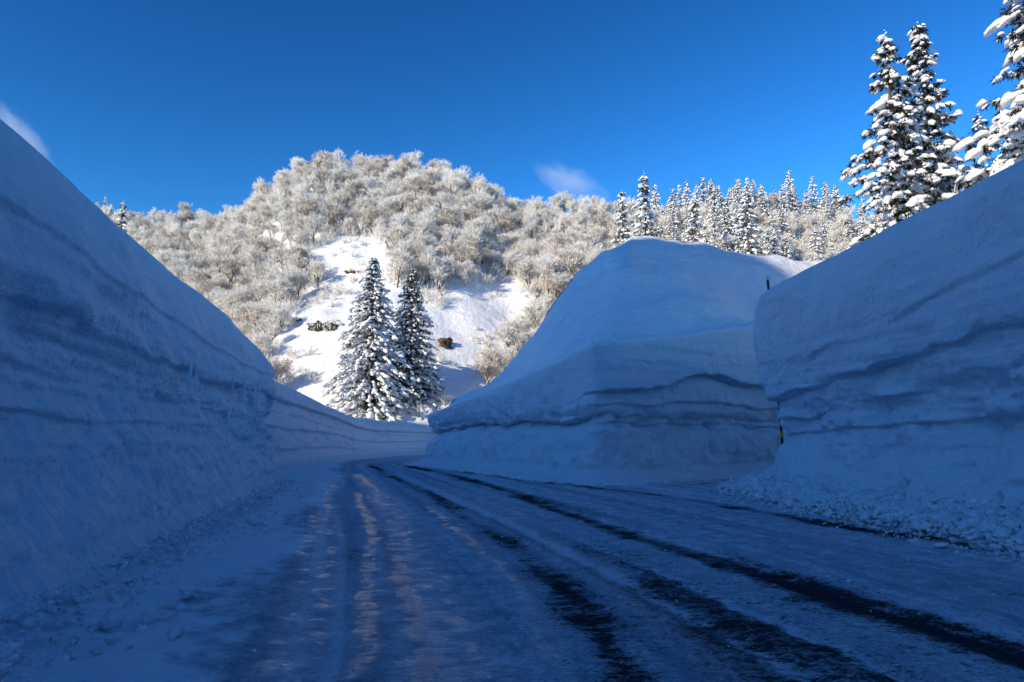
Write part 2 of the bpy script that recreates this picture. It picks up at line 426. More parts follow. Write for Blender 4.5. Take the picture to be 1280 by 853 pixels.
def bank(name, path, closed, profile, ridge, detail, mat, step, rows=120, inner=46, inward=1, corner=1.0, zf=None, npts=4000):
    """path: rows (x, y, H).  profile(H)-> list (offset, z).  ridge(x, y, nx, ny) -> X, Y, Z"""
    Q = smooth_path(path, npts, closed, corner)
    P, S = resample(Q, step, closed)
    n = len(P)
    if closed: T = np.roll(P[:, :2], -1, 0)-np.roll(P[:, :2], 1, 0)
    else: T = np.gradient(P[:, :2], axis=0)
    T /= np.hypot(T[:, 0], T[:, 1])[:, None]+1e-9
    Nn = np.stack([-T[:, 1], T[:, 0]], 1)*inward
    H = P[:, 2]
    O = np.zeros((n, rows)); Zp = np.zeros((n, rows))
    hs_ = np.linspace(H.min(), H.max()+1e-3, 12); tabs = []
    for h in hs_:
        K = np.array(profile(h), float); K = np.vstack([K])
        d = np.r_[0, np.cumsum(np.hypot(*np.diff(K, axis=0).T))]
        s = np.linspace(0, d[-1], rows)
        o, z = np.interp(s, d, K[:, 0]), np.interp(s, d, K[:, 1])
        w = np.hanning(7)[1:-1]; w /= w.sum(); k = 2
        o = np.convolve(np.r_[[o[0]]*k, o, [o[-1]]*k], w, 'valid'); z = np.convolve(np.r_[[z[0]]*k, z, [z[-1]]*k], w, 'valid')
        tabs.append((o, z))
    tabs = np.array(tabs)
    idx = np.clip((H-hs_[0])/(hs_[1]-hs_[0]), 0, 10.999); i0 = idx.astype(int); f = (idx-i0)[:, None]
    O = tabs[i0, 0]*(1-f)+tabs[i0+1, 0]*f; Zp = tabs[i0, 1]*(1-f)+tabs[i0+1, 1]*f
    Xw = P[:, :1]+Nn[:, :1]*O; Yw = P[:, 1:2]+Nn[:, 1:]*O
    rx, ry, rz = ridge(P[:, 0], P[:, 1], Nn[:, 0], Nn[:, 1])
    t = np.linspace(0, 1, inner+1)[1:][None, :]; t = t**1.35
    x0, y0, z0 = Xw[:, -1:], Yw[:, -1:], Zp[:, -1:]
    Xi = x0+(rx[:, None]-x0)*t; Yi = y0+(ry[:, None]-y0)*t
    zz = (zf(t, P) if zf else sstep(0, 1, t)*.5+t*.5)
    Zi = z0+(rz[:, None]-z0)*zz
    if closed and inner > 60:
        kk = 26; w = np.hanning(2*kk+3)[1:-1]; w /= w.sum(); bl = sstep(.03, .22, t)*sstep(38, 35, P[:, 1:2])*sstep(18, 14, P[:, :1])
        for A in (Xi, Yi, Zi):
            sm = np.stack([np.convolve(np.r_[A[-kk:, c], A[:, c], A[:kk, c]], w, 'valid') for c in range(A.shape[1])], 1)
            A[:] = A*(1-bl)+sm*bl
    XX = np.hstack([Xw, Xi]); YY = np.hstack([Yw, Yi]); ZZ = np.hstack([Zp, Zi])
    up = np.hstack([sstep(.86, 1.0, Zp/np.maximum(H[:, None], .1)), np.ones_like(Zi)])
    dn, dz, dirt = detail(XX, YY, ZZ, S[:, None], H[:, None], up)
    XX = XX - Nn[:, :1]*dn*(1-up); YY = YY - Nn[:, 1:]*dn*(1-up)     # dn > 0 pushes towards the road
    ZZ = ZZ + dz
    ZZ[:, 0] = -.12
    V = np.stack([XX, YY, ZZ], -1).reshape(-1, 3); m = rows+inner
    i = np.arange(n if closed else n-1); j = np.arange(m-1)
    I, J = np.meshgrid(i, j, indexing='ij'); I2 = (I+1) % n
    F = np.stack([I*m+J, I2*m+J, I2*m+J+1, I*m+J+1], -1).reshape(-1, 4)
    if inward < 0: F = F[:, ::-1]
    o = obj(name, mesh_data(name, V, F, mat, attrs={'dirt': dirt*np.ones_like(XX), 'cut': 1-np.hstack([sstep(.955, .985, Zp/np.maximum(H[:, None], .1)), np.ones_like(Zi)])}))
    o.data['surf'] = 1
    return o, (XX, YY, ZZ, P, Nn, S)

def ledge(z, zk, A, B, up=.55, dn=.4, soft=.014):
    zk = np.asarray(zk); t = z-zk
    return np.where(t > 0, A*np.exp(-np.maximum(t, 0)/up), -B*np.exp(np.minimum(t, 0)/dn))*np.tanh(np.abs(t)/soft)

def lumps(x, y, z, seed, sc):
    """rubble: rounded chunks"""
    a = 1-np.abs(noise(x*sc, y*sc, z*sc, seed)); b = 1-np.abs(noise(x*sc*2.1, y*sc*2.1, z*sc*2.1, seed+5))
    return a*.65+b*.35-.6

def near_step(x, y, lo=.05, k=.0042, hide=None):
    d = np.hypot(x, y-1); s = np.clip(d*k, lo, 2)
    s = np.where(y < -1, np.maximum(s, .35), s)
    if hide is not None: s = np.where(hide(x, y), .9, s)
    return s

# --- left bank
def prof_left(H):
    k = H/5.1
    return [(-1.05, -.12), (-.8, .0), (-.5, .06), (-.22, .14), (-.03, .30), (.05, .7), (.17, 1.3), (.33, 1.95), (.36, 2.5), (.22, 2.75), (.16, 3.0*max(k, .98)),
            (.2, 3.0+.5*k), (.36, 2.95+1.15*k), (.62, 2.95+1.6*k), (.98, 2.95+1.95*k), (1.5, 2.95+2.12*k), (2.1, H+.02)]
def det_left(x, y, z, s, H, up):
    along = y*1.02
    far = sstep(14, 22, y)
    w1 = fbm(along*.28, 0, 0, 3, 5)*.16; w2 = fbm(along*.33, 5, 0, 8, 5)*.13
    jag = fbm(along*2.2, 3, 0, 70, 4)*.035; vary = .55+.55*noise(along*.7, 9, 0, 71)
    d = ledge(z, 2.62+.012*y+w1+jag, .10*vary+.02, .10*vary+.02, .8, .25)
    gate = sstep(-.6, .2, noise(along*.25, 2, 0, 5))
    d += ledge(z, 2.08+.006*y+w2-jag, .07, .08, .3, .2)*gate*vary
    d += ledge(z, 1.62+.004*y+w2*.8+w1*.3, .05, .07, .3, .3)*sstep(15, 8, y)
    d += ledge(z, 3.35+.01*y+w2, .035, .03, .3, .3)
    mid = np.exp(-((z-1.9)/.75)**2)
    d += far*mid*(fbm(along*1.1, z*2.4, 0, 61, 4)*.24)
    d += fbm(x*.35, y*.35, z*.5, 11, 3)*.14*sstep(.3, 1.2, z)
    d += fbm(x*1.3, y*1.3, z*2.8, 13, 4)*.06*sstep(4.2, 2.6, z)+fbm(x*1.5, y*1.5, z*2.6, 15, 3)*.02
    d += fbm(along*.35, z*11, 0, 65, 3)*.022*sstep(3.2, 2.6, z)*sstep(1.0, 1.5, z)
    d += fbm(along*.5, z*5, 0, 63, 3)*.035*sstep(4, 3, z)*sstep(.8, 1.5, z)
    d += fbm(along*1.6, z*.35, 0, 17, 3)*.022*sstep(.5, 1, z)*sstep(2.6, 1.6, z)
    d -= (1-np.abs(fbm(along*1.3, z*1.1, x, 66, 4)))**2*.09*sstep(2.6, 2.0, z)*sstep(.4, .9, z)
    foot = sstep(.95, .35, z)
    d += lumps(x, y, z, 23, 2.6)*.12*foot*(1-up)
    dz = fbm(x*.5, y*.5, 0, 19, 3)*.05*up + foot*(lumps(x, y, 0, 29, 3.1)*.10+lumps(x, y, 0, 33, 7)*.05)*sstep(-.1, .1, z)
    dirt = 0.05+.25*np.exp(-((z-(2.0+w2))/.05)**2)*far
    return d, dz, dirt
LP = [(-4.15, 5.3), (-5.0, 9), (-6.1, 14), (-7.3, 20), (-8.35, 24.6), (-9.1, 25.6), (-11.5, 26.2), (-22, 27), (-23, 0), (-22, -30), (-3.2, -30), (-2.9, -8), (-3.15, 0)]
LPh = [5.1, 5.1, 5.15, 5.15, 4.45, 4.5, 4.9, 5, 5, 5, 5, 5.1, 5.1]
left_path = [(a, b, h) for (a, b), h in zip(LP, LPh)][::-1]
def ridge_left(x, y, nx, ny):
    yy = np.clip(y, -24, 20); return -12.5+0*x-.06*(yy), yy, 5.5+0*x
# left_path reversed: goes ... orientation decides the inward side
def area(P): P = np.array(P)[:, :2]; return .5*np.sum(P[:, 0]*np.roll(P[:, 1], -1)-np.roll(P[:, 0], -1)*P[:, 1])
hideL = lambda x, y: (x < -12) | (y < -2)
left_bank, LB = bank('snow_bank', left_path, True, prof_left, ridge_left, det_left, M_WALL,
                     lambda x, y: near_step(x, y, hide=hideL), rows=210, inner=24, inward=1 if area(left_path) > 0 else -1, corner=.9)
tag(left_bank, 'long high snow wall with icicles hanging under its ledge', 'snow bank', 'ploughed snow banks')

# --- right bank
def prof_right(H):
    k = H/5.6
    return [(-1.0, -.1), (-.85, .05), (-.62, .24), (-.32, .40), (-.05, .52), (.14, .8), (.35, 1.25), (.48, 1.7), (.50, 2.1), (.34, 2.5), (.16, 3.0), (.0, 3.5), (-.08, 3.5+.6*k),
            (-.06, 3.5+1.1*k), (.02, 3.5+1.55*k), (.2, 3.5+1.85*k), (.55, 3.5+2.02*k), (1.6, H+.04)]
def det_right(x, y, z, s, H, up):
    al = s
    w1 = fbm(al*.25, 0, 0, 103, 4)*.20; w2 = fbm(al*.4, 5, 0, 108, 4)*.15
    nr = sstep(19, 9, y)
    jag = fbm(al*2.0, 3, 0, 170, 4)*.05; vary = .6+.5*noise(al*.6, 9, 0, 171)
    d = ledge(z, 2.55+.9*nr*.9+w1+jag, .14*vary+.03, .15*vary+.03, .8, .3)
    d += ledge(z, 2.05+.55*nr+w2-jag, .10, .11, .25, .2)*vary
    d += ledge(z, 3.1+.9*nr+w2, .05, .05, .3, .15)*(1-vary)
    d += ledge(z, 1.65+.35*nr+w1*.7, .09, .10, .2, .2)*.8
    d += fbm(al*.35, z*10, 0, 165, 3)*.028*sstep(4.0, 3.2, z)*sstep(1.0, 1.6, z)
    mid = np.exp(-((z-1.9)/.7)**2)
    d += mid*fbm(x*1.1+y*.9, z*1.9, y*.3, 161, 4)*.24
    d += fbm(x*.4, y*.4, z*.5, 111, 3)*.12
    d += fbm(x*1.5, y*1.5, z*2.2, 113, 4)*.06*sstep(3.6, 2.8, z)+fbm(x*1.5, y*1.5, z*2.2, 115, 3)*.025
    d += np.exp(-((z-1.0)/.6)**2)*fbm(al*.9, z*.25, 0, 171, 3)*.16
    d -= (1-np.abs(fbm(al*1.5, z*.8, 0, 166, 4)))**2*.16*sstep(2.9, 2.1, z)*sstep(.4, .9, z)
    foot = sstep(.9, .45, z)
    d += lumps(x, y, z, 123, 2.2)*.45*foot*(1-up)
    dz = fbm(x*.5, y*.5, 0, 119, 3)*.05*up + foot*(lumps(x, y, 0, 129, 2.6)*.30+lumps(x, y, 0, 133, 6.5)*.16)*sstep(-.1, .15, z)
    dirt = .04+.35*foot*sstep(.1, .5, noise(x*1.2, y*1.2, z, 7))
    return d, dz, dirt
right_path = [(8.6, -30, 6.28), (8.5, -12, 6.28), (8.0, -3, 6.28), (7.75, 4, 6.28), (7.35, 9.4, 6.22), (7.05, 13, 6.1), (6.75, 16.5, 5.95), (6.6, 18.4, 5.8), (7.3, 19.6, 5.8), (9.4, 21.2, 5.7), (14, 25, 5.6), (24, 30, 5.6), (40, 33, 5.6),
              (42, 20, 5), (42, -30, 5)]
def ridge_right(x, y, nx, ny):
    yy = np.clip(y, -22, 14); return 22+0*x, yy, 7.4+0*x
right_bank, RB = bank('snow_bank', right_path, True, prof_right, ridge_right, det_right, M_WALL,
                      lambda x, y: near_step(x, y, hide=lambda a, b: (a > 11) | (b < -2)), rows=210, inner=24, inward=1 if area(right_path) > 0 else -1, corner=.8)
tag(right_bank, 'tall snow wall with overhanging cap and lumpy rubble at its foot, beside the marker pole', 'snow bank', 'ploughed snow banks')

# --- the mound at the junction
def prof_mound(H):
    zr = min(2.05, .62*H); zt = min(2.5, .76*H)
    return [(-1.3, -.1), (-1.0, .04), (-.55, .16), (-.15, .36), (.0, .7), (.08, 1.2), (.22, zr*.86), (.42, zr), (.40, (zr+zt)/2), (.12, zt), (.02, zt+.3*(H-zt)),
            (-.05, zt+.7*(H-zt)), (-.04, zt+.90*(H-zt)), (.06, zt+.97*(H-zt)), (.34, H-.02), (.7, H)]
MR = np.array([(-3.4, 39.5, 3.7), (-1.6, 39.6, 4.5), (0, 40, 5.6), (1.4, 40, 7.3), (2.4, 40.4, 9.4), (3.8, 41, 11.2), (5.9, 42, 13.4), (7.9, 42.5, 14.35), (11.3, 42.8, 14.2), (14.8, 43, 13.4), (18, 43, 12.7),
               (26, 43, 12.0), (36, 43, 10.5)])
def ridge_mound(x, y, nx, ny):
    xr = np.where(y < 42, np.interp(x, [-6, -4.5, -2.5, 0, 2.6, 6, 10.6, 18, 30, 44], [-3.4, -3.2, -1.2, 1.6, 6.8, 9.3, 13, 20, 29, 36]), np.clip(x, -3.4, 36))
    return xr, np.interp(xr, MR[:, 0], MR[:, 1]), np.interp(xr, MR[:, 0], MR[:, 2])
def zf_mound(t, P):
    # slope above the cut: gentle shoulder, then steeper, rounding over at the top
    t_ = np.clip((t-.07)/.93, 0, 1)
    f1 = .10*t_+.90*sstep(-.02, 1.06, t_**1.15)/sstep(-.02, 1.06, np.array([1.0]))
    f1 = .02*t+.98*(f1-.1*0)
    f2 = .03*t+.97*np.clip((t-.10)/.90, 0, 1)**1.45
    k = sstep(-1, 4, P[:, :1]); back = (P[:, 1:2] > 42)
    return np.where(back, t, f1*k+f2*(1-k))
def det_mound(x, y, z, s, H, up):
    rightf = sstep(2.2, 3.6, x)*sstep(44, 38, y)
    al = s
    w1 = fbm(al*.3, 0, 0, 203, 4)*.14; w2 = fbm(al*.5, 5, 0, 208, 4)*.12
    arch = .55*np.exp(-((x-7.3)/1.7)**2)*rightf
    d = ledge(z, np.minimum(2.25, .62*H)+w1*.8+fbm(al*1.4, 0, 0, 291, 3)*.10, .14, .38, .6, .4)*(1-rightf*.75)
    d += rightf*(ledge(z, 3.05+.12*(x-3)*.6+arch+w1+fbm(al*1.8, 0, 0, 293, 3)*.06, .26, .26, .9, .3) + ledge(z, 2.6+.02*x+arch*.3+w2, .08, .10, .2, .25) + ledge(z, 2.05+w2, .10, .10, .25, .3))
    d += rightf*sstep(3.3, 4.0, z)*.05*fbm(al*.25, z*3.2, 0, 281, 3)
    lowt = sstep(2.2, 1.7, z)*sstep(.3, .7, z)
    d += lowt*(1-np.abs(fbm(al*1.9, z*.45, 0, 261, 3)))*.20
    d += np.exp(-((z-2.0)/.4)**2)*fbm(al*1.3, z*3, 0, 271, 3)*.22
    d += fbm(x*.4, y*.4, z*.5, 211, 3)*.14*(1-.4*sstep(3, 4, z))
    d += fbm(x*1.6, y*1.6, z*2.0, 213, 4)*.08*sstep(3.6, 2.4, z)+fbm(x*1.6, y*1.6, z*2.0, 215, 2)*.012
    foot = sstep(.8, .3, z)
    d += lumps(x, y, z, 223, 2.2)*.15*foot
    big = up*sstep(4.5, 7, z)
    dz = up*(fbm(x*.8, y*.5, 0, 219, 3)*.05) + big*(fbm(x*.22, y*.3, 0, 225, 3)*.38+fbm(x*.55+y*.3, y*.7-x*.2, 0, 227, 4)*.16) + foot*lumps(x, y, 0, 229, 2.6)*.10*sstep(-.1, .15, z)
    dirt = .05+rightf*(.9*np.exp(-((z-(2.62+w2))/.05)**2)*sstep(6, 8, x)+.55*np.exp(-((z-1.75)/.22)**2)*sstep(.2, .6, noise(x*1.5, z*2, 0, 9))*sstep(6, 7, x)+.25*foot)
    dirt += (1-rightf)*.5*np.exp(-((z-np.minimum(2.2, .6*H)-w1*.7)/.08)**2)
    return d, dz, dirt
mound_path = [(-5.0, 41, 2.95), (-4.0, 38.2, 3.1), (-2.3, 34.6, 3.5), (0.1, 29.6, 4.1), (1.6, 26, 4.5), (2.75, 23.3, 4.85), (3.9, 24.0, 5.0), (6.1, 25.9, 5.5), (10.6, 29.8, 6.75), (15, 33, 7.2), (22, 35.5, 7.4), (34, 38, 7.6), (44, 40, 7),
              (46, 50, 4), (40, 60, 3.5), (20, 62, 3.2), (5, 57, 3), (-2, 50, 2.9), (-4.7, 45, 2.9)]
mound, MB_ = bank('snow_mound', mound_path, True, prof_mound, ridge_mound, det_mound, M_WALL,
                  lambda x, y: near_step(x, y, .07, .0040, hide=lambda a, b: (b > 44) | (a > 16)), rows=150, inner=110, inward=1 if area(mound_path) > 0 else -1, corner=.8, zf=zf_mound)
tag(mound, 'huge rounded snow mound with vertical cut faces, standing in the fork of the two roads', 'snow mound')

# --- far bank round the bend
def prof_far(H):
    return [(-1.4, -.1), (-1.0, .05), (-.5, .15), (-.1, .35), (.1, .75), (.2, .4*H), (.34, .62*H), (.34, .72*H), (.5, .82*H), (.95, .92*H), (1.8, H), (2.6, H+.1)]
far_h = [(20, 5.2), (36, 5.0), (45, 4.35), (52, 3.45), (57, 3.1), (70, 2.95), (90, 3)]
far_path = [(a, b, float(np.interp(b, [q[0] for q in far_h], [q[1] for q in far_h]))) for a, b in FAR_PATH]
def ridge_far(x, y, nx, ny):
    X2, Y2 = x+nx*9.5, y+ny*9.5; return X2, Y2, terrain(X2, Y2)-.25
def det_far(x, y, z, s, H, up):
    w1 = fbm(s*.15, 0, 0, 303, 3)*.10
    d = ledge(z, .70*H+w1, .16, .16, .8, .5)+ledge(z, .42*H+w1*1.5, .08, .10, .3, .3)+ledge(z, .2*H+w1, .07, .08, .3, .3)+ledge(z, .56*H-w1, .05, .05, .2, .2)
    d += fbm(x*.3, y*.3, z*.7, 311, 3)*.13+fbm(x*1.2, y*1.2, z*3, 313, 3)*.04
    foot = sstep(.6, .2, z)
    dz = up*fbm(x*.35, y*.35, 0, 319, 3)*.12 + foot*lumps(x, y, 0, 329, 2)*.10*sstep(-.1, .15, z)
    return d, dz, .05+.3*np.exp(-((z-(.18*H+w1))/.06)**2)*sstep(.0, .5, noise(s*.3, 1, 0, 7))
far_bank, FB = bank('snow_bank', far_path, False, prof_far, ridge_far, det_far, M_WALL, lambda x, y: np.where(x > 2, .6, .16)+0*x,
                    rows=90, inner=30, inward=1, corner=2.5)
tag(far_bank, 'distant low snow wall curving around the bend, in front of the twin cedars', 'snow bank', 'ploughed snow banks')

# ------------------------------------------------------------------ tree builders
def prisms(P0, P1, R0, R1, k=3):
    P0, P1 = np.asarray(P0, float), np.asarray(P1, float); R0, R1 = np.asarray(R0, float), np.asarray(R1, float)
    n = len(P0); D = P1-P0; D /= np.linalg.norm(D, axis=1)[:, None]+1e-9
    U = np.cross(D, np.array([0, 0, 1.0])); bad = np.linalg.norm(U, axis=1) < .05; U[bad] = [1, 0, 0]
    U /= np.linalg.norm(U, axis=1)[:, None]; W = np.cross(U, D)
    a = np.arange(k)/k*2*np.pi+np.pi/2
    ring = U[:, None, :]*np.cos(a)[None, :, None]+W[:, None, :]*np.sin(a)[None, :, None]
    V = np.concatenate([P0[:, None]+ring*R0[:, None, None], P1[:, None]+ring*R1[:, None, None]], 1).reshape(-1, 3)
    b = np.arange(n)[:, None]*2*k; i = np.arange(k); j = (i+1) % k
    F = np.stack([b+i, b+j, b+k+j, b+k+i], -1).reshape(-1, 4)
    return V, F

def grow(rng, height, spread, depth=5, kids=4, upright=.35):
    """forked broadleaf skeleton -> segments with level"""
    segs = []
    def rec(p, d, L, r, lev):
        q = p+d*L*.5; d2 = d+rng.normal(0, .16, 3); d2[2] += .02; d2 /= np.linalg.norm(d2); q2 = q+d2*L*.5
        segs.append((p, q, r, r*.85, lev)); segs.append((q, q2, r*.85, r*.7, lev))
        if lev >= depth: return
        n = kids if lev else kids+1
        az0 = rng.uniform(0, 6.28)
        for i in range(n):
            az = az0+i*6.283/n+rng.normal(0, .35); til = rng.uniform(.25, .85) if lev else rng.uniform(.22, .62)
            b = d2; u = np.cross(b, [0.3, .2, 1]); u /= np.linalg.norm(u)+1e-9; w = np.cross(b, u)
            nd = b*math.cos(til)+(u*math.cos(az)+w*math.sin(az))*math.sin(til)
            nd[2] += (.42, .38, .30, .22, .12, .1)[min(lev, 5)]
            nd /= np.linalg.norm(nd)
            st = p+(q2-p)*rng.uniform(.35, 1.0) if i else q2
            rec(st, nd, L*rng.uniform(.58, .82), r*.62, lev+1)
    rec(np.zeros(3), np.array([rng.normal(0, .12), rng.normal(0, .12), 1.0]), height*rng.uniform(.13, .24), height*.020, 0)
    return segs

def broadleaf(rng, height, spread=1.0, depth=5, kids=4, fat=1.0, limb=1.0):
    S = grow(rng, height, spread, depth, kids)
    P0 = np.array([s[0] for s in S]); P1 = np.array([s[1] for s in S]); r0 = np.array([s[2] for s in S]); r1 = np.array([s[3] for s in S]); lv = np.array([s[4] for s in S]); r0 = r0*limb; r1 = r1*limb
    zmax = P1[:, 2].max(); k = height/zmax
    P0 *= [k*spread, k*spread, k]; P1 *= [k*spread, k*spread, k]
    tr = lv <= 1
    Vt, Ft = prisms(P0[tr], P1[tr], r0[tr], r1[tr], 6)
    rr = np.maximum(r0[~tr], .026*fat)*1.1; rr1 = np.maximum(r1[~tr], .018*fat)
    Vc, Fc = prisms(P0[~tr], P1[~tr], rr, rr1, 4)
    return (Vt, Ft), (Vc, Fc)

def ico(sub):
    bm = bmesh.new(); bmesh.ops.create_icosphere(bm, subdivisions=sub, radius=1)
    V = np.array([v.co[:] for v in bm.verts]); F = np.array([[v.index for v in f.verts] for f in bm.faces]); bm.free()
    return V, F
ICO = {1: ico(1), 2: ico(2)}

def blobs(rng, Pc, Rad, sub=2, flat=.82, rough=.45, az=None):
    V0, F0 = ICO[sub]; n = len(Pc); nv = len(V0)
    sx = rng.uniform(.8, 1.3, (n, 1)); sy = rng.uniform(.75, 1.15, (n, 1)); rz = rng.uniform(0, 6.28, n)
    if az is not None: rz = np.asarray(az); sx = rng.uniform(1.1, 1.8, (n, 1)); sy = rng.uniform(.65, 1.0, (n, 1))
    V = np.repeat(V0[None], n, 0)*(1+rough*noise(V0[None, :, 0]*1.7+np.arange(n)[:, None]*3.1, V0[None, :, 1]*1.7, V0[None, :, 2]*1.7, 3))[..., None]
    V = V*np.stack([sx+0*V[..., 0], sy+0*V[..., 0], np.full(V[..., 0].shape, flat)], -1)
    V[..., 2] = np.where(V[..., 2] < 0, V[..., 2]*.75, V[..., 2])
    if az is not None: V[..., 2] -= .38*V[..., 0]+.10*V[..., 0]**2
    c, s = np.cos(rz)[:, None], np.sin(rz)[:, None]
    V = np.stack([V[..., 0]*c-V[..., 1]*s, V[..., 0]*s+V[..., 1]*c, V[..., 2]], -1)*np.asarray(Rad)[:, None, None]+np.asarray(Pc)[:, None]
    F = (F0[None]+np.arange(n)[:, None, None]*nv).reshape(-1, 3)
    return V.reshape(-1, 3), F

def blades(rng, Pc, Dr, L, per, w=.13, spread=1.1):
    """needle sprays: thin four-sided spikes"""
    n = len(Pc)*per
    P = np.repeat(np.asarray(Pc), per, 0); D = np.repeat(np.asarray(Dr), per, 0)+rng.normal(0, spread, (n, 3)); D[:, 2] -= .25
    D /= np.linalg.norm(D, axis=1)[:, None]; Ls = np.repeat(np.asarray(L), per)*rng.uniform(.5, 1.15, n)
    P = P+rng.normal(0, .18, (n, 3))*np.repeat(np.asarray(L), per)[:, None]
    mid = P+D*Ls[:, None]*.45
    U = np.cross(D, [0, 0, 1.0]); U /= np.linalg.norm(U, axis=1)[:, None]+1e-6; W = np.cross(U, D)
    wd = (Ls*w)[:, None]; tip = P+D*Ls[:, None]; tip[:, 2] -= Ls*.12
    V = np.stack([P, mid+U*wd, mid+W*wd*.6, mid-U*wd, mid-W*wd*.6, tip], 1).reshape(-1, 3); b = np.arange(n)[:, None]*6
    F = np.concatenate([b+np.array([[0, 1, 2]]), b+[[0, 2, 3]], b+[[0, 3, 4]], b+[[0, 4, 1]], b+[[5, 2, 1]], b+[[5, 3, 2]], b+[[5, 4, 3]], b+[[5, 1, 4]]])
    return V, F

def conifer(seed, H, Rb, whorl=.55, per_whorl=6, per=10, sub=2, load=.8, blob=.26, low=.06, gappy=.1, droop=.35, wob=.28):
    rng = np.random.default_rng(seed)
    z = H*low; base, tip, clump, cd, cl, snow, sr, sa, spine0, spine1, spr = [], [], [], [], [], [], [], [], [], [], []
    while z < H*.975:
        f = z/H
        Rz = Rb*((1-f)**.82)*(1-.25*sstep(.15, .0, f))
        n = max(3, int(per_whorl*(.55+.45*(1-f))))
        a0 = rng.uniform(0, 6.28)
        for i in range(n):
            if rng.random() < gappy: continue
            a = a0+i*6.283/n+rng.normal(0, .25); L = max(.25, Rz*rng.uniform(1-wob*1.6, 1+wob*.7))
            dr = np.array([math.cos(a), math.sin(a), 0]); dd = droop*rng.uniform(.5, 1.4)*(1-.7*f)
            p0 = np.array([0, 0, z+rng.normal(0, whorl*.3)])
            k = max(2, int(L/(blob*1.45)))
            prev = p0
            for j in range(1, k+1):
                t = j/k
                p = p0+dr*L*t+np.array([0, 0, .28*L*t*.6-dd*L*t*t]); p += rng.normal(0, .05, 3)*blob*3
                spine0.append(prev); spine1.append(p); spr.append(.035*(1-t)+.012); prev = p
                if t < .28 and L > .9: continue
                clump.append(p); cd.append(dr*1.0+np.array([0, 0, -.15])); cl.append(blob*rng.uniform(.8, 1.35))
                if rng.random() < load*(.55+.45*t):
                    r = blob*(1-.42*f*f)*rng.uniform(.45, 1.2)*(1.1 if j == k else .9)
                    snow.append(p+np.array([0, 0, r*.30])+dr*blob*.1+rng.normal(0, .25, 3)*blob); sr.append(r); sa.append(a+rng.normal(0, .3))
                    if rng.random() < .7: snow.append(p+rng.normal(0, .75, 3)*blob*[1, 1, .45]); sr.append(r*rng.uniform(.35, .7)); sa.append(a+rng.normal(0, .6))
        z += whorl*rng.uniform(.8, 1.2)*(1-.35*f)
    for q in np.linspace(.93, 1.0, 6):
        snow.append(np.array([rng.normal(0, .05), rng.normal(0, .05), H*q])); sr.append(blob*(.5-.36*(q-.93)/.07)); sa.append(rng.uniform(0, 6.28))
    th = np.array([0, .25, .5, .75, .98]); tp = np.stack([0*th, 0*th, th*H], 1); tr = np.maximum(.017*H*(1-th), .02)
    Vt, Ft = prisms(tp[:-1], tp[1:], tr[:-1], tr[1:], 8)
    Vs, Fs = prisms(spine0, spine1, spr, np.array(spr)*.7, 3)
    Vb, Fb = blades(rng, clump, cd, cl, per)
    Vn, Fn = blobs(rng, snow, sr, sub, az=sa)
    return (np.vstack([Vt, Vs]), [np.vstack([Ft])] + [Fs+len(Vt)]), (Vb, Fb), (Vn, Fn)

def conifer_meshes(name, seed, H, Rb, **kw):
    a, b, c = conifer(seed, H, Rb, **kw)
    return (mesh_data('trunk', a[0], a[1], M_BARK), mesh_data('foliage', b[0], b[1], M_NEEDLE, smooth=False), mesh_data('snow_clumps', c[0], c[1], M_LOAD))

def place_conifer(meshes, loc, rot, sc, label, cat='tree', group=None, name='conifer'):
    r = empty(name, loc); r.rotation_euler = (0, 0, rot); r.scale = sc if isinstance(sc, tuple) else (sc, sc, sc)
    tag(r, label, cat, group)
    for nm, me in zip(('trunk', 'foliage', 'snow_clumps'), meshes): obj(nm, me, r)
    return r

def place_broad(meshes, loc, rot, sc, label, group=None, name='frosted_tree'):
    r = empty(name, loc); r.rotation_euler = (0, 0, rot); r.scale = sc if isinstance(sc, tuple) else (sc, sc, sc)
    tag(r, label, 'tree', group)
    for nm, me in zip(('trunk', 'crown'), meshes): obj(nm, me, r)
    return r

# ------------------------------------------------------------------ near and middle trees
def mound_z(x, y):
    XX, YY, ZZ = MB_[:3]; d = (XX-x)**2+(YY-y)**2; return float(ZZ.ravel()[d.ravel().argmin()])
def top_at(px, py, Yd): r = ray(px, py)*Yd/ray(px, py)[1]; return r[0], Yd, r[2]+EYE

def cedar(px, py, Yd, zbase, Rb, seed, label, rot=0, **kw):
    x, y, z = top_at(px, py, Yd); H = z-zbase
    return place_conifer(conifer_meshes('cedar', seed, H, Rb, **kw), (x, y, zbase), rot, 1.0, label, group=kw.pop('group', None) if 'group' in kw else None, name='cedar')

cedar(1105, 38, 43, 8.0, 3.9, 11, 'snow-clumped cedar with a ragged thin top, beside its white-spired twin', whorl=.62, per_whorl=10, per=34, blob=.32, gappy=.2, load=1.2, wob=.62, droop=.42)
cedar(1146, 28, 45, 8.0, 4.2, 12, 'snow-clumped cedar with a pure white spire, higher of the close pair', whorl=.62, per_whorl=10, per=34, blob=.32, gappy=.18, load=1.25, wob=.6, droop=.4)
cedar(1290, -110, 34, 7.5, 5.2, 13, 'largest snow-laden cedar, cut off by the picture edge', whorl=.62, per_whorl=10, per=30, blob=.35, gappy=.12, load=1.1, wob=.4)
cedar(1222, 140, 44, 8.0, 2.6, 14, 'short dark snow-dusted cedar in the gap beside the largest cedar', whorl=.6, per_whorl=6, per=24, blob=.30, gappy=.3, load=.55, wob=.5)
zb = ground_z(-15, 84)
cedar(467, 320, 80, 3.1, 5.7, 21, 'broad snow-plastered cedar beyond the distant low wall, the bigger and whiter of the pair', whorl=.52, per_whorl=18, per=16, blob=.26, gappy=.02, load=1.05, wob=.3, droop=.5)
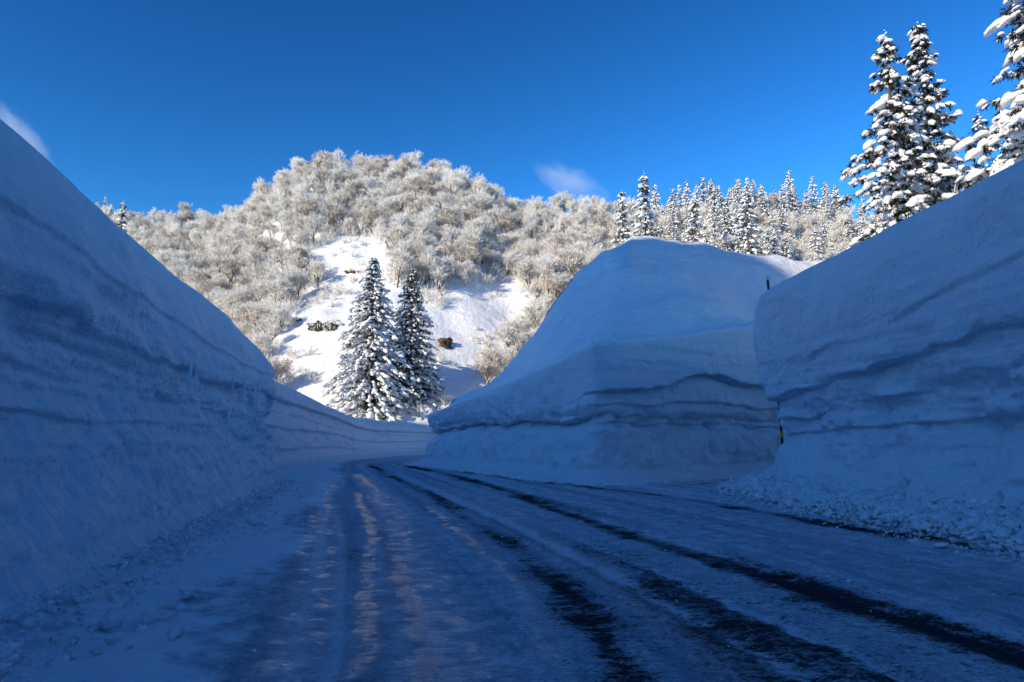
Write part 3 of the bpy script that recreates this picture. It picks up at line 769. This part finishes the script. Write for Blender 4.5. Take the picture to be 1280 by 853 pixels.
cedar(516, 334, 83, 3.1, 4.9, 22, 'darker slimmer cedar half hidden behind the broad snow-plastered one', whorl=.52, per_whorl=17, per=18, blob=.24, gappy=.02, load=.5, wob=.3, droop=.5)
x, y, z = top_at(805, 214, 92); gz = ground_z(x, y)
cedar(805, 214, 92, min(gz, z-14), 4.6, 31, 'tall conifer with a thin white spire behind the summit of the snow mound', whorl=.8, per_whorl=9, per=14, blob=.36, gappy=.10, load=.78, wob=.35, droop=.6)
x, y, z = top_at(777, 238, 98)
cedar(777, 238, 98, min(ground_z(x, y), z-11), 3.2, 32, 'small snow-topped conifer next to the thin-spired one behind the mound', whorl=.75, per_whorl=9, per=14, blob=.32, gappy=.08, load=.85, droop=.6)
for k, (px, py, Yd, rb, sd, lab) in enumerate([(932, 236, 104, 4.4, 33, 'big clump-laden conifer standing forward of the dense conifer row beyond the mound'),
                                              (868, 244, 108, 3.8, 34, 'clump-laden conifer forward of the dense row, over the far slope of the mound summit'),
                                              (155, 250, 120, 2.6, 35, 'small dark snow-dusted conifer peeping over the crest of the high ploughed wall')]):
    x, y, z = top_at(px, py, Yd); gz = ground_z(x, y)
    cedar(px, py, Yd, min(gz, z-9) if k < 2 else gz, rb, sd, lab, whorl=.75, per_whorl=9, per=14, blob=.34, gappy=.05, load=.72, droop=.55)

rng = np.random.default_rng(5)
(bt, bc) = broadleaf(np.random.default_rng(91), 15, .75, 6, 4, .8, .45)
side_tree = (mesh_data('trunk', *bt, M_BARK), mesh_data('crown', *bc, M_TWIG, smooth=False))
place_broad(side_tree, (30.6, 47.5, 8.0), 1.0, 1.0, 'bare frosted broadleaf tree with fine arching twigs, between the two cedar clumps beyond the bank', name='bare_tree')
(bt, bc) = broadleaf(np.random.default_rng(92), 12.5, .9, 6, 4, .8, .5)
place_broad((mesh_data('trunk', *bt, M_BARK), mesh_data('crown', *bc, M_TWIG_DARK, smooth=False)), (30.5, 47, 8.0), 2.2, 1.0,
            'smaller bluish bare tree half lost behind the largest cedar beyond the bank', name='bare_tree')

# ------------------------------------------------------------------ the wood on the hill
variants = []
for k in range(12):
    r_ = np.random.default_rng(200+k)
    h = 8.0
    t, c = broadleaf(r_, h, r_.uniform(.95, 1.3), 5, 4, 1.12)
    variants.append((mesh_data('trunk', *t, M_BARK), mesh_data('crown', *c, M_TWIG if k % 4 else M_TWIG_DARK, smooth=False)))
cvar = [conifer_meshes('far_conifer', 300+k, 12.0, 2.4+.2*k, whorl=.62, per_whorl=8, per=10, sub=1, blob=.33, gappy=.05, load=.75, droop=.5) for k in range(5)]

BARE = [(440, 335, 52, 38), (385, 455, 50, 62), (395, 400, 26, 34), (598, 408, 52, 52), (480, 430, 70, 70), (636, 395, 26, 34), (550, 480, 60, 50)]
def is_bare(px, py):
    return any(((px-a)/rx)**2+((py-b)/ry)**2 < 1 for a, b, rx, ry in BARE)
cand = []
rg = np.random.default_rng(77)
yv = 82.0
while yv < 168:
    xv = -190.0
    while xv < 105:
        x, y = xv+rg.uniform(-1.6, 1.6), yv+rg.uniform(-1.6, 1.6)
        cand.append((x, y)); xv += 2.75
    yv += 2.9
ca = np.array(cand); cz = terrain(ca[:, 0], ca[:, 1]); px, py = project(ca[:, 0], ca[:, 1], cz)
woods, cons, beyond = [], [], []
SKp = lambda p, k: np.interp(p, SKY[:, 0], SKY[:, k])
for (x, y), z, a, b in zip(cand, cz, px, py):
    if a < -420 or a > 1120: continue
    if y > SKp(a, 2)+3 or y < SKp(a, 3)+3: continue
    if is_bare(a, b): continue
    # hidden behind the near banks
    wl_y = np.interp(a, [105, 355, 440, 535, 640, 675, 760, 800, 870, 1005, 1060, 1120], [235, 465, 516, 520, 450, 400, 310, 292, 296, 322, 300, 270])
    if a > 105 and project(x, y, z+9)[1] > wl_y-4: continue
    if a < 105: beyond.append((x, y, z, a, b)); continue
    if a > 815: cons.append((x, y, z, a, b))
    else: woods.append((x, y, z, a, b))
print('woods', len(woods), 'conifers', len(cons))
woods.sort(key=lambda t: t[1])
farwood = woods[285:]+beyond; woods = woods[:285]

ROWS = [(0, 'along the skyline'), (1, 'high up'), (2, 'at mid height'), (3, 'low down')]
COLS = [(105, 215, 'over the long left wall'), (215, 290, 'on the low shoulder of the hill'), (290, 345, 'where the hill begins to steepen'),
        (345, 400, 'above the dark icy rock'), (400, 455, 'above the upper bare snow patch'), (455, 505, 'above the broad cedar'),
        (505, 560, 'above the slimmer cedar'), (560, 615, 'above the bright bare slope'), (615, 670, 'over the cut end of the mound'),
        (670, 725, 'over the steep flank of the mound'), (725, 816, 'behind the thin-spired conifer')]
_src = {}
ORD = ['first', 'second', 'third', 'fourth', 'fifth', 'sixth', 'seventh', 'eighth', 'ninth', 'tenth', 'eleventh', 'twelfth', 'thirteenth', 'fourteenth', 'fifteenth', 'sixteenth', 'seventeenth', 'eighteenth', 'nineteenth', 'twentieth']+['twenty-'+q for q in ('first', 'second', 'third', 'fourth', 'fifth', 'sixth', 'seventh', 'eighth', 'ninth')]+['thirtieth']+['thirty-'+q for q in ('first', 'second', 'third', 'fourth', 'fifth', 'sixth', 'seventh', 'eighth', 'ninth')]+['fortieth']
cells = {}
for w in woods:
    x, y, z, a, b = w
    t = (y-SKp(a, 3))/(SKp(a, 2)-SKp(a, 3)); row = 0 if t > .86 else 1 if t > .6 else 2 if t > .33 else 3
    col = next((i for i, c in enumerate(COLS) if c[0] <= a < c[1]), 10)
    cells.setdefault((row, col), []).append(w)
for (row, col), ws in sorted(cells.items()):
    ws.sort(key=lambda w: w[3])
    for i, (x, y, z, a, b) in enumerate(ws):
        k = rg.integers(12); s = rg.uniform(.52, .88)*(.9 if row == 3 else 1)
        look = 'browner frosted' if k % 4 == 0 else 'white-frosted'
        tr_ = place_broad(variants[k], (x, y, z-.3), rg.uniform(0, 6.28), (float(s*rg.uniform(.9, 1.15)), float(s), float(s*rg.uniform(.85, 1.1))),
                    f'{look} tree, {ORD[min(i, 39)]} from left {ROWS[row][1]} {COLS[col][2]}', 'frosted trees on the hill')
        _src.setdefault(int(k), [c for c in tr_.children])
# the trees past the nearest 285: one mass of wood up to the skyline
def forest_nodes(sources):
    ng = bpy.data.node_groups.new('forest', 'GeometryNodeTree')
    ng.interface.new_socket('Geometry', in_out='INPUT', socket_type='NodeSocketGeometry')
    ng.interface.new_socket('Geometry', in_out='OUTPUT', socket_type='NodeSocketGeometry')
    gi = ng.nodes.new('NodeGroupInput'); go = ng.nodes.new('NodeGroupOutput')
    allj = ng.nodes.new('GeometryNodeJoinGeometry')
    for pair in sources:
        jn = ng.nodes.new('GeometryNodeJoinGeometry')
        for o in pair:
            oi = ng.nodes.new('GeometryNodeObjectInfo'); oi.transform_space = 'ORIGINAL'; oi.inputs['Object'].default_value = o
            ng.links.new(oi.outputs['Geometry'], jn.inputs[0])
        ti = ng.nodes.new('GeometryNodeGeometryToInstance'); ng.links.new(jn.outputs[0], ti.inputs[0]); ng.links.new(ti.outputs[0], allj.inputs[0])
    ip = ng.nodes.new('GeometryNodeInstanceOnPoints'); ip.inputs['Pick Instance'].default_value = True
    ng.links.new(gi.outputs[0], ip.inputs['Points']); ng.links.new(allj.outputs[0], ip.inputs['Instance'])
    rr = ng.nodes.new('FunctionNodeRandomValue'); rr.data_type = 'FLOAT_VECTOR'; rr.inputs[0].default_value = (0, 0, 0); rr.inputs[1].default_value = (.1, .1, 6.283)
    ng.links.new(rr.outputs[0], ip.inputs['Rotation'])
    rs = ng.nodes.new('FunctionNodeRandomValue'); rs.data_type = 'FLOAT_VECTOR'; rs.inputs[0].default_value = (.52, .52, .50); rs.inputs[1].default_value = (.82, .82, .92); rs.inputs['Seed'].default_value = 9
    ng.links.new(rs.outputs[0], ip.inputs['Scale'])
    ng.links.new(ip.outputs[0], go.inputs[0])
    return ng
print('far wood', len(farwood))
_me = bpy.data.meshes.new('frosted_forest'); _me.from_pydata([(w[0], w[1], w[2]-.3) for w in farwood], [], [])
fo = obj('frosted_forest', _me); _md = fo.modifiers.new('forest', 'NODES')
_md.node_group = forest_nodes(list(_src.values()))
tag(fo, 'distant mass of frosted forest covering the top of the hill behind the nearer trees', 'forest', kind='stuff')
# conifer rows on the hill behind the mound, and a few over the far left crest
extra = []
for a in range(120, 212, 9):
    p = hit(a, SKp(a, 1)+18, 120, 170); extra.append((p[0], p[1], p[2], a, 0))
cons.sort(key=lambda t: t[1]); farcons = cons[230:]; cons = cons[:230]
print('far conifers', len(farcons))
cells = {}
CC = [(0, 215, 'over the high left wall'), (815, 880, 'over the summit of the mound'), (880, 940, 'over the far slope of the mound'), (940, 1000, 'over the sunlit edge of the mound'),
      (1000, 1060, 'over the crest of the tall bank'), (1060, 1130, 'behind the pair of clumped cedars')]
for w in cons+extra:
    a = w[3]; t = (w[1]-SKp(a, 3))/(SKp(a, 2)-SKp(a, 3)); row = 0 if t > .86 else 1 if t > .6 else 2
    if a < 300: row = 0
    col = next((i for i, c in enumerate(CC) if c[0] <= a < c[1]), 5); cells.setdefault((row, col), []).append(w)
RN = ['on the skyline', 'under the skyline', 'lower down']
for (row, col), ws in sorted(cells.items()):
    ws.sort(key=lambda w: w[3])
    for i, (x, y, z, a, b) in enumerate(ws):
        broad = (row > 0 or rg.random() < .45) and rg.random() < (.6 if col in (1, 4) else .4) and a > 300
        s = rg.uniform(.42, .78)*(.8 if a < 300 else 1)
        if broad:
            place_broad(variants[rg.integers(12)], (x, y, z-.3), rg.uniform(0, 6.28), float(s), f'rounded frosted tree, {ORD[min(i, 39)]} from left {RN[row]} {CC[col][2]}', 'frosted trees among the conifers')
        else:
            place_conifer(cvar[rg.integers(5)], (x, y, z-.4), rg.uniform(0, 6.28), (float(s), float(s), float(s*rg.uniform(.9, 1.15))),
                          f'pointed snow-laden conifer, {ORD[min(i, 39)]} from left {RN[row]} {CC[col][2]}', group='conifers on the hill')

_s2 = {}
for o in bpy.data.objects:
    if o.parent is None and o.get('group') == 'conifers on the hill' and len(_s2) < 5: _s2.setdefault(o.children[0].data.name, list(o.children))
if farcons:
    _me = bpy.data.meshes.new('conifer_forest'); _me.from_pydata([(w[0], w[1], w[2]-.3) for w in farcons], [], [])
    fo = obj('conifer_forest', _me); fo.modifiers.new('forest', 'NODES').node_group = forest_nodes(list(_s2.values())+list(_src.values())[:4])
    tag(fo, 'far mass of small snowy conifers and frosted trees along the ridge behind the mound', 'forest', kind='stuff')
# brush that nobody could count
rb = np.random.default_rng(404)
P0, P1, r0 = [], [], []
nb = 0
bx = rb.uniform(-110, 75, 9000); by = rb.uniform(78, 165, 9000); bz = terrain(bx, by); bcol, brow = project(bx, by, bz)
for x, y, z, a, b in zip(bx, by, bz, bcol, brow):
    if a < 130 or a > 1080 or y > SKp(a, 2)+2 or y < SKp(a, 3)+1 or nb > 5600: continue
    bare = is_bare(a, b)
    if bare and rb.random() < (.93 if noise(x*.2, y*.2, 0, 3) < .1 else .45): continue
    nb += 1; h = rb.uniform(1.0, 3.0)*(.55 if bare else 1)
    for i in range(14):
        d = rb.normal(0, .55, 3); d[2] = abs(d[2])+.7; d /= np.linalg.norm(d); p = np.array([x, y, z-.1])+rb.normal(0, .25, 3)*[1, 1, 0]
        q = p+d*h*rb.uniform(.5, 1); P0.append(p); P1.append(q); r0.append(.030)
        for _ in range(2):
            e = d+rb.normal(0, .5, 3); e /= np.linalg.norm(e); s_ = p+(q-p)*rb.uniform(.4, .9); P0.append(s_); P1.append(s_+e*h*.45); r0.append(.022)
V, F = prisms(P0, P1, np.array(r0)*1.3, np.array(r0)*.8, 3)
tag(obj('snowy_brush', mesh_data('snowy_brush', V, F, M_TWIG, smooth=False)), 'frosted scrub and saplings covering the hillside between the trees', 'brush', kind='stuff')



# ------------------------------------------------------------------ icicles, rubble, marker pole, rocks, clouds
def lathe(pts, k=6):
    V = []; F = []
    for i, (r, z) in enumerate(pts):
        for j in range(k): V.append((r*math.cos(6.2832*j/k), r*math.sin(6.2832*j/k), z))
        if i:
            for j in range(k): F.append(((i-1)*k+j, (i-1)*k+(j+1) % k, i*k+(j+1) % k, i*k+j))
    return np.array(V, float), np.array(F)
mI, nt, b = newmat('clear_ice'); b.inputs['Base Color'].default_value = (.86, .92, .97, 1); b.inputs['Roughness'].default_value = .12
b.inputs['Transmission Weight'].default_value = .1; b.inputs['IOR'].default_value = 1.31
def bank_point(B, xq, yq, zq, tol=.06):
    XX, YY, ZZ = B[:3]; d = (YY-yq)**2+(ZZ-zq)**2*4+np.where(XX < xq-4, 1e3, 0); i = np.unravel_index(d.argmin(), d.shape); return XX[i], YY[i], ZZ[i]
ri = np.random.default_rng(15)
ic = [lathe([(.020, .03), (.017, -.1), (.011, -.3), (.010, -.33), (.004, -.5), (.0008, -.6)], 6), lathe([(.028, .03), (.016, -.06), (.013, -.22), (.006, -.34), (.001, -.42)], 6)]
icm = [mesh_data('icicle', *q, mI) for q in ic]
for k in range(30):
    yq = ri.choice([ri.normal(19.5, .9), ri.normal(16.6, .5), ri.normal(12.6, .25), ri.normal(21.5, .8)]); zq = (2.62+.012*yq) if ri.random() < .6 else 2.08
    p = bank_point(LB, -3.0-.22*yq, yq, zq+.06)
    o = obj('icicle', icm[k % 2], left_bank, (p[0]+.03, p[1], p[2]+.02)); s_ = ri.uniform(.5, 1.5); o.scale = (s_*.75, s_*.75, s_*ri.uniform(.45, 1.5))

def scatter_chunks(name, label, pts, sizes, sub):
    V, F = blobs(np.random.default_rng(3), pts, sizes, sub, flat=.8, rough=.95)
    tag(obj(name, mesh_data(name, V, F, M_WALL, smooth=False)), label, 'snow rubble', kind='stuff')
rc = np.random.default_rng(66)
Q = []; Sz = []
for k in range(2200):
    y = rc.uniform(4, 24)**1.0; o = abs(rc.normal(0, .75)); x = -3.0-.22*y+.05+o*.8
    Q.append((x, y, .03+.13*max(0, 1-o/1.2))); Sz.append(rc.uniform(.012, .035)*(2.2 if rc.random() < .07 else 1))
for x, y, s_ in ((-3.15, 5.6, .11), (-2.95, 5.85, .09), (-2.7, 5.75, .07), (-3.3, 6.2, .08), (-2.5, 5.3, .06), (-2.9, 5.2, .07), (-3.0, 6.6, .06)):
    Q.append((x, y, .05)); Sz.append(s_)
scatter_chunks('snow_rubble', 'small broken lumps of snow scattered along the foot of the long icicle wall', Q, Sz, 1)
Q = []; Sz = []
for k in range(8500):
    y = rc.uniform(6, 19.3); o = rc.normal(.45, .42); base = np.interp(y, [4, 9.4, 13, 16.5, 18.4], [7.75, 7.35, 7.05, 6.75, 6.6])
    if o > 1.7 or o < -.25: continue
    Q.append((base-o, y, .46*max(0, 1-max(o, 0)/1.15)**.8+rc.uniform(0, .06))); Sz.append(rc.uniform(.012, .05)*(2.4 if rc.random() < .06 else 1)*(1 if o < 1.1 else .55))
scatter_chunks('snow_rubble', 'lumpy ploughed snow debris heaped along the foot of the overhanging wall', Q, Sz, 1)
Q = []; Sz = []
for k in range(900):
    t = rc.uniform(0, 1)*6; i = int(min(t, 5)); a, b2 = [(-4.6, 38.5), (-2.6, 34.6), (-.2, 29.4), (1.3, 25.6), (2.5, 22.6), (6.2, 25), (10.6, 28.8)][i:i+2]
    x = a[0]+(b2[0]-a[0])*(t-i)+rc.normal(0, .35); y = a[1]+(b2[1]-a[1])*(t-i)+rc.normal(0, .3)
    Q.append((x, y, .05)); Sz.append(rc.uniform(.02, .07))
scatter_chunks('snow_rubble', 'crumbled snow along the foot of the big mound in the road fork', Q, Sz, 1)
Q = [(rc.uniform(-2, 6), rc.uniform(4, 14), .015) for _ in range(70)]
scatter_chunks('snow_crumbs', 'loose snow crumbs lying on the open icy road surface', Q, rc.uniform(.008, .026, len(Q)), 1)

# marker pole
M_POLE = plain_mat('dark_red_paint', (.10, .018, .014), (.07, .02, .015), 9, .5)
M_POLE2 = plain_mat('yellow_paint', (.62, .42, .03), (.5, .33, .03), 9, .5)
M_CAPM = plain_mat('pale_cap', (.6, .6, .58), None, 5, .5)
pole = empty('marker_pole', (7.47, 18.95, 0)); pole.rotation_euler = (0, -.035, 0); tag(pole, 'thin dark red marker pole poking above the cut end of the overhanging wall', 'marker pole')
obj('shaft', mesh_data('shaft', *lathe([(.034, 0), (.034, 1.62), (.034, 1.88), (.034, 3.6), (.034, 5.98)], 12), M_POLE), pole)
for z0 in (1.52, 3.2, 4.6): obj('band', mesh_data('band', *lathe([(.0365, z0), (.0375, z0+.01), (.0375, z0+.16), (.0365, z0+.17)], 12), M_POLE2), pole)
obj('cap', mesh_data('cap', *lathe([(.037, 5.94), (.037, 6.02), (.028, 6.05), (.004, 6.06)], 12), M_CAPM), pole)

# rock outcrops in the slope
M_ROCK = plain_mat('brown_rock', (.05, .036, .022), (.17, .115, .06), 2.2, .85, .2, .15)
def rock(px, py, w, h, label, seed, icy=False):
    x, y, z = hit(px, py); r_ = np.random.default_rng(seed)
    root = empty('rock_outcrop', (x, y, z)); tag(root, label, 'rock')
    pts = [(r_.uniform(-.5, .5)*w, r_.uniform(-.1, .3), r_.uniform(-.45, .35)*h) for _ in range(9)]
    V, F = blobs(r_, pts, r_.uniform(.3, .55, 9)*h*1.1, 3 if 3 in ICO else 2, flat=.8, rough=.8)
    V[:, 0] *= 1.0; obj('stone', mesh_data('stone', V, F, M_ROCK, smooth=False), root)
    pts = [(t*w*.62, .35+r_.uniform(-.1, .1), h*(.52+.12*math.cos(t*1.6))) for t in np.linspace(-1, 1, 9)]
    V, F = blobs(r_, pts, [w*.20]*9, 2, flat=.5, rough=.3); obj('snow_cap', mesh_data('snow_cap', V, F, M_LOAD), root)
    if icy:
        for k in range(9):
            o = obj('icicle', icm[k % 2], root, (r_.uniform(-.5, .5)*w, -.55, h*.38)); o.scale = (4, 4, r_.uniform(1.2, 2.6))
rock(403, 411, 3.4, 1.3, 'wide brown rock overhung by snow and hung with icicles, below the frosted bushes', 1, True)
rock(556, 432, .7, 1.5, 'small upright brown rock jutting from the snow beside the darker cedar', 2)
rock(441, 343, 2.4, .6, 'thin dark rock ledge under the upper bare snow patch', 3)
rock(632, 441, 2.6, .4, 'broken low rock rib crossing the snow near the cut mound', 5)
rock(372, 402, 1.6, .6, 'little dark rock under the bushes, next to the wide icy one', 6)

# two thin drifting clouds, well beyond the hill
def cloud(name, label, c, size, rotz, dens, seed):
    V, F = ICO[2]; o = obj(name, mesh_data(name, V, F, None)); o.location = c; o.scale = size; o.rotation_euler = (0, rotz, 0)
    m = bpy.data.materials.new(name); m.use_nodes = True; nt = m.node_tree; nt.nodes.clear()
    out = nt.nodes.new('ShaderNodeOutputMaterial'); pv = nt.nodes.new('ShaderNodeVolumePrincipled'); nt.links.new(pv.outputs[0], out.inputs['Volume'])
    pv.inputs['Color'].default_value = (.95, .95, .97, 1)
    tc = nt.nodes.new('ShaderNodeTexCoord').outputs['Object']
    ln = nt.nodes.new('ShaderNodeVectorMath'); ln.operation = 'LENGTH'; nt.links.new(tc, ln.inputs[0])
    n = noise_n(nt, tc, 1.9, 6, .65, (1, 1, .8)); n.node.inputs['Distortion'].default_value = .6
    f = math_n(nt, 'SUBTRACT', n, math_n(nt, 'MULTIPLY', ln.outputs['Value'], .52))
    nt.links.new(math_n(nt, 'MULTIPLY', ramp(nt, f, .02, .42), dens), pv.inputs['Density'])
    o.data.materials.append(m); tag(o, label, 'cloud')
def sky_point(px, py, Yd): r = ray(px, py)*Yd/ray(px, py)[1]; return (r[0], r[1], r[2]+EYE)
cloud('cloud', 'small wispy grey-white cloud low in the sky just above the wooded ridge', sky_point(712, 228, 900), (66, 30, 27), R(28), .011, 1)
cloud('cloud', 'faint thin streak of cloud above the crest of the long left wall', sky_point(28, 172, 900), (90, 30, 24), R(50), .010, 2)
